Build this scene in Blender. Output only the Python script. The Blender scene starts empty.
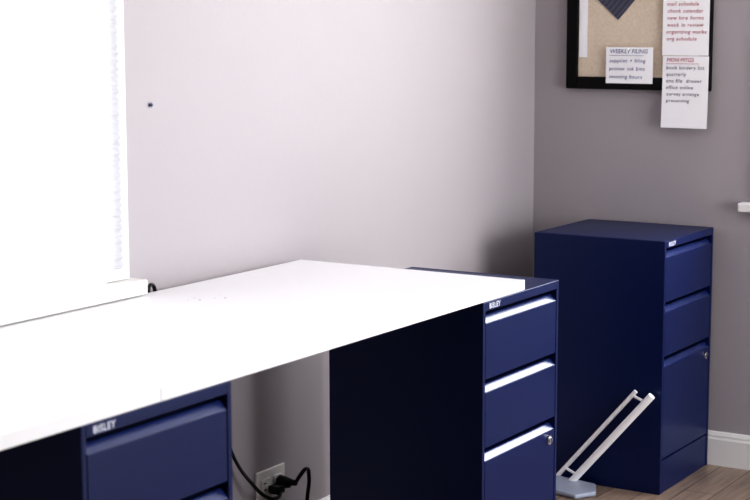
import bpy, bmesh, math, random
from mathutils import Vector, Matrix
random.seed(4)
S=bpy.context.scene
COL=S.collection

# ------------------------------------------------------------------ materials
def srgb(r,g,b):
    f=lambda c:(c/255/12.92) if c/255<=.04045 else ((c/255+.055)/1.055)**2.4
    return (f(r),f(g),f(b),1)
def mat(name,col,rough=.5,metal=0,spec=.5,noise=None,bump=None,coat=0):
    m=bpy.data.materials.new(name);m.use_nodes=True
    nt=m.node_tree;b=nt.nodes['Principled BSDF']
    b.inputs['Base Color'].default_value=col
    b.inputs['Roughness'].default_value=rough
    b.inputs['Metallic'].default_value=metal
    b.inputs['Specular IOR Level'].default_value=spec
    b.inputs['Coat Weight'].default_value=coat
    tc=nt.nodes.new('ShaderNodeTexCoord')
    if noise:
        sc,amt=noise
        n=nt.nodes.new('ShaderNodeTexNoise');n.inputs['Scale'].default_value=sc;n.inputs['Detail'].default_value=4
        nt.links.new(tc.outputs['Object'],n.inputs['Vector'])
        mx=nt.nodes.new('ShaderNodeMixRGB');mx.blend_type='MIX'
        mx.inputs[1].default_value=tuple(c*(1-amt) for c in col[:3])+(1,)
        mx.inputs[2].default_value=tuple(min(1,c*(1+amt)) for c in col[:3])+(1,)
        nt.links.new(n.outputs['Fac'],mx.inputs[0]);nt.links.new(mx.outputs[0],b.inputs['Base Color'])
    if bump:
        sc,st,di=bump
        n=nt.nodes.new('ShaderNodeTexNoise');n.inputs['Scale'].default_value=sc;n.inputs['Detail'].default_value=3
        nt.links.new(tc.outputs['Object'],n.inputs['Vector'])
        bp=nt.nodes.new('ShaderNodeBump');bp.inputs['Strength'].default_value=st;bp.inputs['Distance'].default_value=di
        nt.links.new(n.outputs['Fac'],bp.inputs['Height']);nt.links.new(bp.outputs[0],b.inputs['Normal'])
    return m
M_wall=mat('wall_paint',srgb(177,171,174),.55,noise=(2.0,.02),bump=(60,.12,.002))
M_ceil=mat('ceiling_paint',srgb(235,232,230),.8,noise=(3,.02))
M_trim=mat('white_trim_paint',srgb(240,238,236),.35,noise=(5,.01))
M_blue=mat('navy_powder_coat',srgb(8,31,82),.36,spec=.5,noise=(8,.04),bump=(900,.06,.0004))
M_lip=mat('navy_gloss_grip_lit',srgb(40,56,110),.27,spec=.75,noise=(8,.04),coat=.15)  # glossy lip; base colour lightened to help its highlight
M_void=mat('painted_recess_shade',srgb(8,9,18),.7,noise=(8,.05))  # near-black colour stands in for shade inside gaps and slots
M_desk=mat('white_laminate',srgb(246,246,248),.30,spec=.5,noise=(6,.008))
M_chrome=mat('chrome',(.8,.8,.82,1),.18,1,noise=(30,.05))
M_badge=mat('badge_print',srgb(225,228,240),.4,noise=(30,.02))
M_black=mat('black_plastic',srgb(12,12,14),.4,noise=(40,.1))
M_frame=mat('black_wood_frame',srgb(8,7,8),.5,spec=.3,noise=(20,.1))
M_plate=mat('outlet_plastic',srgb(248,246,242),.35,noise=(20,.01))
M_slot=mat('outlet_slot',srgb(20,20,20),.6,noise=(20,.05))
M_paper=mat('white_paper',srgb(250,250,252),.8,noise=(30,.012))
M_red=mat('red_ink',srgb(180,80,95),.7,noise=(60,.2))
M_ink=mat('dark_ink',srgb(95,90,105),.7,noise=(60,.2))
M_bink=mat('blue_ink',srgb(80,82,135),.7,noise=(60,.2))
M_wtube=mat('white_enamel',srgb(252,252,253),.4,noise=(20,.01))
M_gplate=mat('blue_grey_plastic',srgb(165,172,188),.4,noise=(20,.03))
M_speck=mat('desk_speck',srgb(150,148,150),.6,noise=(60,.1))
M_cork=mat('cork',srgb(222,208,190),.9,noise=(120,.16),bump=(200,.5,.002))
M_sw=bpy.data.materials.new('striped_swatch');M_sw.use_nodes=True
nt=M_sw.node_tree;b=nt.nodes['Principled BSDF'];b.inputs['Roughness'].default_value=.7
tc=nt.nodes.new('ShaderNodeTexCoord');w=nt.nodes.new('ShaderNodeTexWave');w.inputs['Scale'].default_value=22
w.bands_direction='Y'
nt.links.new(tc.outputs['Object'],w.inputs['Vector'])
cr=nt.nodes.new('ShaderNodeValToRGB');cr.color_ramp.elements[0].color=srgb(72,73,88);cr.color_ramp.elements[1].color=srgb(98,99,116)
nt.links.new(w.outputs['Fac'],cr.inputs[0]);nt.links.new(cr.outputs[0],b.inputs['Base Color'])
M_floor=bpy.data.materials.new('wood_floor');M_floor.use_nodes=True
nt=M_floor.node_tree;b=nt.nodes['Principled BSDF'];b.inputs['Roughness'].default_value=.38
tc=nt.nodes.new('ShaderNodeTexCoord')
br=nt.nodes.new('ShaderNodeTexBrick');br.inputs['Scale'].default_value=1.0
br.inputs['Brick Width'].default_value=1.1;br.inputs['Row Height'].default_value=.09
br.inputs['Mortar Size'].default_value=.0015;br.offset=.37
br.inputs['Color1'].default_value=srgb(165,147,132);br.inputs['Color2'].default_value=srgb(143,126,114);br.inputs['Mortar'].default_value=srgb(70,58,50)
nt.links.new(tc.outputs['Object'],br.inputs['Vector'])
mp=nt.nodes.new('ShaderNodeMapping');mp.inputs['Scale'].default_value=(3,40,1)
nt.links.new(tc.outputs['Object'],mp.inputs[0])
n=nt.nodes.new('ShaderNodeTexNoise');n.inputs['Scale'].default_value=2;n.inputs['Detail'].default_value=6
nt.links.new(mp.outputs[0],n.inputs['Vector'])
cr=nt.nodes.new('ShaderNodeValToRGB');cr.color_ramp.elements[0].position=.3;cr.color_ramp.elements[0].color=(.7,.7,.7,1);cr.color_ramp.elements[1].position=.7;cr.color_ramp.elements[1].color=(1.15,1.12,1.1,1)
nt.links.new(n.outputs['Fac'],cr.inputs[0])
mx=nt.nodes.new('ShaderNodeMixRGB');mx.blend_type='MULTIPLY';mx.inputs[0].default_value=1
nt.links.new(br.outputs['Color'],mx.inputs[1]);nt.links.new(cr.outputs[0],mx.inputs[2]);nt.links.new(mx.outputs[0],b.inputs['Base Color'])
M_shade=bpy.data.materials.new('shade_fabric');M_shade.use_nodes=True
nt=M_shade.node_tree;nt.nodes.clear()
o=nt.nodes.new('ShaderNodeOutputMaterial');d=nt.nodes.new('ShaderNodeBsdfDiffuse');t=nt.nodes.new('ShaderNodeBsdfTranslucent')
d.inputs[0].default_value=(.70,.70,.72,1);t.inputs[0].default_value=(.86,.86,.88,1)
m_=nt.nodes.new('ShaderNodeMixShader');m_.inputs[0].default_value=.42
nt.links.new(d.outputs[0],m_.inputs[1]);nt.links.new(t.outputs[0],m_.inputs[2]);nt.links.new(m_.outputs[0],o.inputs[0])

# ------------------------------------------------------------------ helpers
def finish(name,bm,mats,parent=None,loc=None,bevel=0,smooth=False,segs=2):
    me=bpy.data.meshes.new(name)
    bmesh.ops.recalc_face_normals(bm,faces=bm.faces)
    bm.to_mesh(me);bm.free()
    ob=bpy.data.objects.new(name,me);COL.objects.link(ob)
    for m in (mats if isinstance(mats,(list,tuple)) else [mats]):me.materials.append(m)
    if parent:ob.parent=parent
    if loc:ob.location=loc
    if smooth:
        for p in me.polygons:p.use_smooth=True
    if bevel:
        bv=ob.modifiers.new('bevel','BEVEL');bv.width=bevel;bv.segments=segs;bv.limit_method='ANGLE';bv.angle_limit=math.radians(40)
    return ob
def addbox(bm,a,b,mi=0):
    x0,y0,z0=a;x1,y1,z1=b
    v=[bm.verts.new(p) for p in [(x0,y0,z0),(x1,y0,z0),(x1,y1,z0),(x0,y1,z0),(x0,y0,z1),(x1,y0,z1),(x1,y1,z1),(x0,y1,z1)]]
    for f in [(0,3,2,1),(4,5,6,7),(0,1,5,4),(1,2,6,5),(2,3,7,6),(3,0,4,7)]:
        fc=bm.faces.new([v[i] for i in f]);fc.material_index=mi
def boxes(name,L,mats,**k):
    bm=bmesh.new()
    for e in L: addbox(bm,e[0],e[1],e[2] if len(e)>2 else 0)
    return finish(name,bm,mats,**k)
def extrude_x(bm,prof,x0,x1,mi=0):
    A=[bm.verts.new((x0,y,z)) for y,z in prof];B=[bm.verts.new((x1,y,z)) for y,z in prof]
    n=len(prof)
    for i in range(n):
        f=bm.faces.new([A[i],A[(i+1)%n],B[(i+1)%n],B[i]]);f.material_index=mi
    bm.faces.new(A).material_index=mi;bm.faces.new(B[::-1]).material_index=mi
def empty(name,loc):
    e=bpy.data.objects.new(name,None);e.empty_display_size=.1;COL.objects.link(e);e.location=loc;return e
def tube(name,pts,r,m,parent=None,cyc=False,res=6):
    cu=bpy.data.curves.new(name,'CURVE');cu.dimensions='3D';cu.bevel_depth=r;cu.bevel_resolution=3;cu.resolution_u=res;cu.use_fill_caps=True
    sp=cu.splines.new('BEZIER');sp.bezier_points.add(len(pts)-1)
    for bp,p in zip(sp.bezier_points,pts):
        bp.co=p;bp.handle_left_type=bp.handle_right_type='AUTO'
    sp.use_cyclic_u=cyc
    ob=bpy.data.objects.new(name,cu);COL.objects.link(ob)
    dg=bpy.context.evaluated_depsgraph_get();dg.update()
    me=bpy.data.meshes.new_from_object(ob.evaluated_get(dg))
    bpy.data.objects.remove(ob)
    o2=bpy.data.objects.new(name,me);COL.objects.link(o2);me.materials.clear();me.materials.append(m)
    for p in me.polygons:p.use_smooth=True
    if parent:o2.parent=parent
    return o2
def text(name,body,size,origin,facing,m,parent=None,shear=.0,space=1.0,off=0.0,bold=0.0):
    cu=bpy.data.curves.new(name,'FONT');cu.body=body;cu.size=size;cu.shear=shear;cu.space_character=space;cu.offset=bold;cu.space_line=1.0
    cu.resolution_u=2
    ob=bpy.data.objects.new(name,cu);COL.objects.link(ob)
    dg=bpy.context.evaluated_depsgraph_get();dg.update()
    me=bpy.data.meshes.new_from_object(ob.evaluated_get(dg));bpy.data.objects.remove(ob)
    if facing=='-X': R=Matrix(((0,0,-1),(-1,0,0),(0,1,0)))
    else: R=Matrix(((1,0,0),(0,0,-1),(0,1,0)))
    me.transform(Matrix.Translation(Vector(origin))@R.to_4x4())
    o2=bpy.data.objects.new(name,me);COL.objects.link(o2);me.materials.clear();me.materials.append(m)
    if parent:o2.parent=parent
    return o2

# ------------------------------------------------------------------ room
XW,XE,YS,YN,ZC=-4.2,1.405,-3.0,.634,2.4
T=.12
def wall_with_hole(name,axis,c0,c1,lo,hi,h):
    a0,a1,z0,z1=h
    segs=[(lo,a0,0,ZC),(a1,hi,0,ZC),(a0,a1,0,z0),(a0,a1,z1,ZC)]
    L=[]
    for s0,s1,q0,q1 in segs:
        if axis=='x':L.append(((s0,c0,q0),(s1,c1,q1)))
        else:L.append(((c0,s0,q0),(c1,s1,q1)))
    return boxes(name,L,M_wall)
NWIN=(-2.05,-.612,.745,1.95)
EWIN=(-1.45,-.13,.80,2.05)
ADDED_SWIN=(-.9,1.1,.35,2.0)  # invented opening, sized for the fill light behind it
wall_with_hole('wall_north','x',YN,YN+T,XW-T,XE+T,NWIN)
wall_with_hole('wall_east','y',XE,XE+T,YS,YN,EWIN)
wall_with_hole('wall_south','x',YS-T,YS,XW-T,XE+T,ADDED_SWIN)
boxes('wall_west',[((XW-T,YS,0),(XW,YN,ZC))],M_wall)
boxes('floor',[((XW-T,YS-T,-.05),(XE+T,YN+T,0))],M_floor)
boxes('ceiling',[((XW-T,YS-T,ZC),(XE+T,YN+T,ZC+.05))],M_ceil)

def baseboard(name,axis,wallc,sgn,lo,hi):
    prof=[(0,0),(.014,0),(.014,.078),(.011,.084),(.011,.090),(.006,.099),(0,.101)]
    bm=bmesh.new()
    A=[];B=[]
    for d,z in prof:
        if axis=='y':A.append(bm.verts.new((wallc+sgn*d,lo,z)));B.append(bm.verts.new((wallc+sgn*d,hi,z)))
        else:A.append(bm.verts.new((lo,wallc+sgn*d,z)));B.append(bm.verts.new((hi,wallc+sgn*d,z)))
    n=len(prof)
    for i in range(n):bm.faces.new([A[i],A[(i+1)%n],B[(i+1)%n],B[i]])
    bm.faces.new(A);bm.faces.new(B[::-1])
    finish(name,bm,M_trim)
baseboard('baseboard_east','y',XE,-1,YS,YN)
baseboard('baseboard_north','x',YN,-1,XW,XE-.014)
baseboard('baseboard_south','x',YS,1,XW,XE-.014)
baseboard('baseboard_west','y',XW,1,YS+.014,YN-.014)

# ---- north window with pleated shade
w1=empty('window_1',(0,0,0))
a0,a1,z0,z1=NWIN
boxes('casing',[((a0-.07,.616,.770),(a0,YN,z1+.07)),((a1,.616,.770),(-.530,YN,z1+.07)),((a0,.616,z1),(a1,YN,z1+.07))],M_trim,parent=w1,bevel=.003)
boxes('sill',[((a0-.10,.585,.7365),(-.508,YN,.769)),((a0,YN,.745),(a1,YN+T,.769)),((a0-.07,.620,.690),(-.530,YN,.7365))],M_trim,parent=w1,bevel=.004)
boxes('sash',[((a0,.70,.766),(a0+.045,.735,z1)),((a1-.045,.70,.766),(a1,.735,z1)),((a0,.70,.766),(a1,.735,.81)),((a0,.70,z1-.045),(a1,.735,z1)),((a0,.705,1.34),(a1,.73,1.38))],M_trim,parent=w1)
shade=empty('pleated_window_shade',(0,0,0))
bm=bmesh.new()
zb,zt,pit=.800,2.0,.0155
XR=-.574
n=int((zt-zb)/pit)
for side,(yf,yb) in enumerate([(.5935,.600),(.6105,.604)]):
    prev=None
    for i in range(2*n+1):
        z=zb+i*pit/2;y=yf if i%2 else yb
        A=bm.verts.new((a0-.04,y,z));B=bm.verts.new((XR,y,z))
        if prev:bm.faces.new([prev[0],prev[1],B,A])
        prev=(A,B)
finish('pleats',bm,M_shade,parent=shade)
boxes('bottom_rail',[((a0-.04,.592,.778),(XR,.612,.800))],M_trim,parent=shade,bevel=.003)
boxes('head_rail',[((a0-.04,.585,2.0),(XR,.634,2.045))],M_trim,parent=shade,bevel=.003)

# ---- east window (its stool end is what the photo shows at the right edge)
w2=empty('window_2',(0,0,0))
b0,b1,z0,z1=EWIN
boxes('casing',[((1.387,b0-.06,z0),(XE,b0,z1+.06)),((1.387,b1,z0),(XE,-.086,z1+.06)),((1.387,b0,z1),(XE,b1,z1+.06))],M_trim,parent=w2,bevel=.003)
boxes('sill',[((1.365,b0-.09,.762),(XE,-.036,.788)),((XE,b0,z0-.001),(XE+T,b1,z0+.012))],M_trim,parent=w2,bevel=.004)
boxes('sash',[((1.46,b0,z0),(1.49,b0+.045,z1)),((1.46,b1-.045,z0),(1.49,b1,z1)),((1.46,b0,z0),(1.49,b1,z0+.05)),((1.46,b0,z1-.05),(1.49,b1,z1))],M_trim,parent=w2)
w3=empty('added_south_window',(0,0,0))  # unseen south window, added to light the fronts and north wall
c0,c1,z0,z1=ADDED_SWIN
boxes('casing',[((c0-.06,YS,z0-.06),(c0,YS+.018,z1+.06)),((c1,YS,z0-.06),(c1+.06,YS+.018,z1+.06)),((c0,YS,z1),(c1,YS+.018,z1+.06)),((c0,YS,z0-.06),(c1,YS+.018,z0))],M_trim,parent=w3)
boxes('sash',[((c0,YS-.07,z0),(c0+.045,YS-.04,z1)),((c1-.045,YS-.07,z0),(c1,YS-.04,z1)),((.08,YS-.07,z0),(.12,YS-.04,z1))],M_trim,parent=w3)

# ------------------------------------------------------------------ cabinets
W,D,H=.3708,.3963,.711
def cabinet(loc):
    e=empty('filing_cabinet',loc)
    t=.011
    boxes('body',[((0,0,0),(t,D,H)),((W-t,0,0),(W,D,H)),((t,D-.01,0),(W-t,D,H)),
        ((t,0,H-.021),(W-t,D-.01,H)),((t,.002,0),(W-t,.02,.094)),((t,.03,.02),(W-t,D-.01,.03))],M_blue,parent=e,bevel=.0018)
    boxes('recess_shade',[((t,.034,.094),(W-t,.040,H-.021))],M_void,parent=e)  # dark sheet behind the drawers, shade of the finger gaps painted in
    for i,(zb,zt) in enumerate([(.541,.688),(.389,.536),(.099,.383)]):
        bm=bmesh.new()
        prof=[(.001,zb),(.001,zt-.025),(.002,zt-.023),(.0045,zt-.0205),(.0130,zt-.0112),(.0155,zt-.0092),(.033,zt-.0092),(.033,zt-.012),(.018,zt-.012),(.015,zt-.018),(.015,zb)]
        extrude_x(bm,prof,t+.0025,W-t-.0025)
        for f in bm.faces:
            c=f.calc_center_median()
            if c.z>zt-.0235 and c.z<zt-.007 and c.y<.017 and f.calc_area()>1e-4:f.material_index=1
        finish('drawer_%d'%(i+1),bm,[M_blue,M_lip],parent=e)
    text('badge','BISLEY',.0165,(.026,-.0006,H-.0165),'-Y',M_badge,parent=e,bold=.0004,space=1.08)
    bm=bmesh.new()
    bmesh.ops.create_cone(bm,cap_ends=True,segments=24,radius1=.0115,radius2=.011,depth=.008,matrix=Matrix.Translation((.322,-.002,.340))@Matrix.Rotation(math.pi/2,4,'X'))
    bmesh.ops.create_cone(bm,cap_ends=True,segments=20,radius1=.007,radius2=.007,depth=.004,matrix=Matrix.Translation((.322,-.007,.340))@Matrix.Rotation(math.pi/2,4,'X'))
    addbox(bm,(.3212,-.0098,.335),(.3228,-.0088,.345),1)
    finish('lock',bm,[M_chrome,M_void],parent=e)
    return e
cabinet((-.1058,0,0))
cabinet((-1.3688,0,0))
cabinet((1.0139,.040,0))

# ------------------------------------------------------------------ desk
desk=empty('desk',(0,0,0))
ZD=H;TD=.0237
boxes('top_panel',[((-1.1815,0,ZD+.0003),(.0895,.605,ZD+TD))],M_desk,parent=desk,bevel=.0015)
boxes('top_panel_extension',[((-2.45,0,ZD+.0003),(-1.1824,.605,ZD+TD))],M_desk,parent=desk,bevel=.0015)
boxes('end_panel',[((-2.43,.02,0),(-2.40,.585,ZD+.0003))],M_desk,parent=desk,bevel=.0015)
bm=bmesh.new()
for x,y,r in [(-.501,.454,.0024),(-.487,.478,.0017),(-.454,.424,.0024),(-.47,.44,.001),(-.52,.47,.001),(-.44,.45,.001)]:
    bmesh.ops.create_cone(bm,cap_ends=True,segments=12,radius1=r,radius2=r*.7,depth=.0006,matrix=Matrix.Translation((x,y,ZD+TD+.0003)))
finish('screw_marks',bm,M_speck,parent=desk)

# ------------------------------------------------------------------ outlet + cords
out=empty('wall_outlet',(0,0,0))
boxes('cover_plate',[((-.072,.628,.160),(.046,YN,.236))],M_plate,parent=out,bevel=.003)
bm=bmesh.new()
for cx in (-.038,.014):
    addbox(bm,(cx-.017,.6255,.178),(cx+.017,.629,.214),0)
    addbox(bm,(cx-.009,.6248,.203),(cx+.001,.6256,.2055),1)
    addbox(bm,(cx-.007,.6248,.187),(cx+.001,.6256,.1895),1)
    bmesh.ops.create_cone(bm,cap_ends=True,segments=12,radius1=.0025,radius2=.0025,depth=.001,matrix=Matrix.Translation((cx+.010,.6252,.196))@Matrix.Rotation(math.pi/2,4,'X'))
finish('receptacles',bm,[M_plate,M_slot],parent=out)
pc=empty('power_cord',(0,0,0))
bm=bmesh.new()
bmesh.ops.create_cone(bm,cap_ends=True,segments=24,radius1=.017,radius2=.012,depth=.030,matrix=Matrix.Translation((.016,.608,.196))@Matrix.Rotation(math.pi/2,4,'X'))
bmesh.ops.create_cone(bm,cap_ends=True,segments=16,radius1=.009,radius2=.006,depth=.022,matrix=Matrix.Translation((.018,.585,.198))@Matrix.Rotation(math.pi/2,4,'X'))
finish('plug',bm,M_black,parent=pc,bevel=.002)
tube('cable',[(.018,.578,.198),(.014,.560,.222),(.030,.555,.234),(.050,.560,.212),(.056,.570,.150),(.052,.575,.06),(.03,.57,.006),(-.10,.55,.006)],.0048,M_black,pc)
pc2=empty('power_cord',(0,0,0))
bm=bmesh.new();addbox(bm,(-.030,.596,.176),(.002,.626,.196))
finish('plug',bm,M_black,parent=pc2,bevel=.004)
tube('cable',[(-.015,.598,.182),(-.045,.585,.176),(-.105,.580,.196),(-.145,.590,.236),(-.172,.610,.285),(-.205,.618,.36),(-.28,.615,.52),(-.38,.615,.64),(-.450,.619,.705),(-.466,.620,.738),(-.457,.619,.747),(-.446,.619,.734),(-.443,.619,.69),(-.44,.62,.5),(-.43,.605,.006)],.0042,M_black,pc2)

bm=bmesh.new()
bmesh.ops.create_cone(bm,cap_ends=True,segments=16,radius1=.0045,radius2=.0055,depth=.003,matrix=Matrix.Translation((-.431,.6325,1.130))@Matrix.Rotation(math.pi/2,4,'X'))
bmesh.ops.create_cone(bm,cap_ends=True,segments=12,radius1=.002,radius2=.002,depth=.008,matrix=Matrix.Translation((-.431,.631,1.130))@Matrix.Rotation(math.pi/2,4,'X'))
finish('wall_screw',bm,mat('screw_steel',srgb(90,92,110),.4,.8,noise=(50,.1)))

# ------------------------------------------------------------------ cork board
cb=empty('cork_board',(0,0,0))
y0,y1,zb,zt=.064,.519,1.104,1.71;fw=.036
boxes('frame',[((1.383,y1-fw,zb),(XE,y1,zt)),((1.383,y0,zb),(XE,y0+fw,zt)),((1.383,y0+fw,zb),(XE,y1-fw,zb+fw)),((1.383,y0+fw,zt-fw),(XE,y1-fw,zt))],M_frame,parent=cb,bevel=.003)
boxes('cork',[((1.393,y0+fw,zb+fw),(1.403,y1-fw,zt-fw))],M_cork,parent=cb)
def sheet(name,ya,yb,za,zb_,x,curl=0.0,m=M_paper):
    bm=bmesh.new();nx,nz=6,10
    g=[[bm.verts.new((x-curl*((j/nz-1)**2),ya+(yb-ya)*i/nx,za+(zb_-za)*j/nz)) for i in range(nx+1)] for j in range(nz+1)]
    for j in range(nz):
        for i in range(nx):bm.faces.new([g[j][i],g[j][i+1],g[j+1][i+1],g[j+1][i]])
    o=finish(name,bm,m);s=o.modifiers.new('s','SOLIDIFY');s.thickness=.0006
    return o
def note(kind,ya,yb,za,zb_,x,lines,ink,size,pitch,title=None,tink=None,curl=0):
    e=empty(kind,(0,0,0))
    s=sheet('page',ya,yb,za,zb_,x,curl);s.parent=e
    z=zb_-size*1.15
    if title:
        text('title',title,size*1.1,(x-.0012-curl*.2,yb-.012,z),'-X',tink or ink,parent=e,shear=.15);z-=pitch*1.15
        boxes('underline',[((x-.0022-curl*.2,ya+.03,z+pitch*.84),(x-.0014-curl*.2,yb-.012,z+pitch*.84+.0009))],tink or ink,parent=e)
    for l in lines:
        fr=(z-za)/(zb_-za)
        text('line',l,size,(x-.0014-curl*((fr-1)**2),yb-.010-random.random()*.004,z),'-X',ink,parent=e,shear=.15,space=1.15);z-=pitch
    return e
note('note_card',.238,.387,1.122,1.229,1.3815,['supplies + filing','printer ink bins','meeting hours'],M_bink,.0155,.0235,'WEEKLY FILING',M_bink)
note('handwritten_list',.068,.210,1.206,1.43,1.382,['opening duties','weekly budget','mail schedule','check calendar','new hire forms','week in review','organizing marks','org schedule'],M_red,.0155,.0200,'NOW',M_red)
note('handwritten_list',.066,.207,.996,1.2045,1.381,['book bindery list','quarterly','one file  drawer','office online','survey arrange','preserving'],M_ink,.0145,.0190,'MON MTGS',M_red,curl=.006)
sheet('paper_strip',.453,.480,1.198,1.52,1.3915)
sw=empty('fabric_swatch',(1.3905,.355,1.309));sw.rotation_euler=(math.radians(42),0,0)
boxes('swatch',[((0,0,0),(.0012,.10,.14))],M_sw,parent=sw)
bm=bmesh.new()
for y,z in [(.469,1.50),(.317,1.222)]:
    bmesh.ops.create_uvsphere(bm,u_segments=12,v_segments=8,radius=.0035,matrix=Matrix.Translation((1.380 if y<.4 else 1.389,y,z)))
finish('push_pins',bm,M_paper,smooth=True)

# ------------------------------------------------------------------ folded stool leaning on the far cabinet
st=empty('folding_stool',(0,0,0))
A0=Vector((.985,.345,.012));A1=Vector((1.003,.112,.289))
off=Vector((-.014,-.046,-.012))
d=(A1-A0).normalized()
tube('rear_rail',[A0,A0.lerp(A1,.5),A1],.0066,M_wtube,st)
B0=A0+off;B1=A1+off+d*.010
tube('front_rail',[B0,B0.lerp(B1,.5),B1],.0108,M_wtube,st)
for k,fr in enumerate((.955,.12)):
    p=A0.lerp(A1,fr);tube('hinge_link_%d'%(k+1),[p,p+off*.5,p+off],.0042,M_wtube,st)
bm=bmesh.new()
pts=[(.985,.345),(.87,.30),(.85,.22),(.91,.185),(.985,.22)]
B=[bm.verts.new((x,y,.001)) for x,y in pts];Tt=[bm.verts.new((x,y,.014+.008*(i==0))) for i,(x,y) in enumerate(pts)]
for i in range(5):bm.faces.new([B[i],B[(i+1)%5],Tt[(i+1)%5],Tt[i]])
bm.faces.new(B[::-1]);bm.faces.new(Tt)
finish('foot_plate',bm,M_gplate,parent=st,bevel=.004)

# ------------------------------------------------------------------ lights
def area(name,loc,rot,sx,sy,power,col=(1,1,1)):
    l=bpy.data.lights.new(name,'AREA');l.shape='RECTANGLE';l.size=sx;l.size_y=sy;l.energy=power;l.color=col
    o=bpy.data.objects.new(name,l);COL.objects.link(o);o.location=loc;o.rotation_euler=rot;return o
R=math.radians
area('daylight_north',(-1.32,1.0,1.55),(R(-82),0,0),1.5,1.25,88,(.98,.99,1))
area('daylight_east',(1.60,-.79,1.42),(R(90),0,R(90)),1.3,1.25,35,(.985,.99,1))
area('added_fill_south',(.1,-3.2,1.18),(R(90),0,0),2.0,1.65,64,(.98,.99,1))  # added fill from behind the camera, shining through the invented south window
wd=bpy.data.worlds.new('sky');S.world=wd;wd.use_nodes=True
bg=wd.node_tree.nodes['Background'];bg.inputs[0].default_value=(.85,.92,1,1);bg.inputs[1].default_value=1.5

# ------------------------------------------------------------------ camera
cam=bpy.data.cameras.new('camera');co=bpy.data.objects.new('camera',cam);COL.objects.link(co)
yaw,pit_,roll=R(31.9333),R(7.9461),R(-.1083)
fwv=Vector((math.cos(yaw)*math.cos(pit_),math.sin(yaw)*math.cos(pit_),-math.sin(pit_)))
r=Vector((math.sin(yaw),-math.cos(yaw),0));u=r.cross(fwv)
r2=r*math.cos(roll)+u*math.sin(roll);u2=-r*math.sin(roll)+u*math.cos(roll)
Mx=Matrix((r2,u2,-fwv)).transposed().to_4x4();Mx.translation=Vector((-3.1484,-1.6239,1.3056))
co.matrix_world=Mx
cam.sensor_width=36;cam.lens=1637.37*36/750
cam.dof.use_dof=True;cam.dof.focus_distance=4.05;cam.dof.aperture_fstop=6.3
cam.clip_start=.05
S.camera=co
S.view_settings.view_transform='Standard'
try:S.view_settings.look='High Contrast'
except Exception as ex:print(ex)
S.view_settings.exposure=-.14
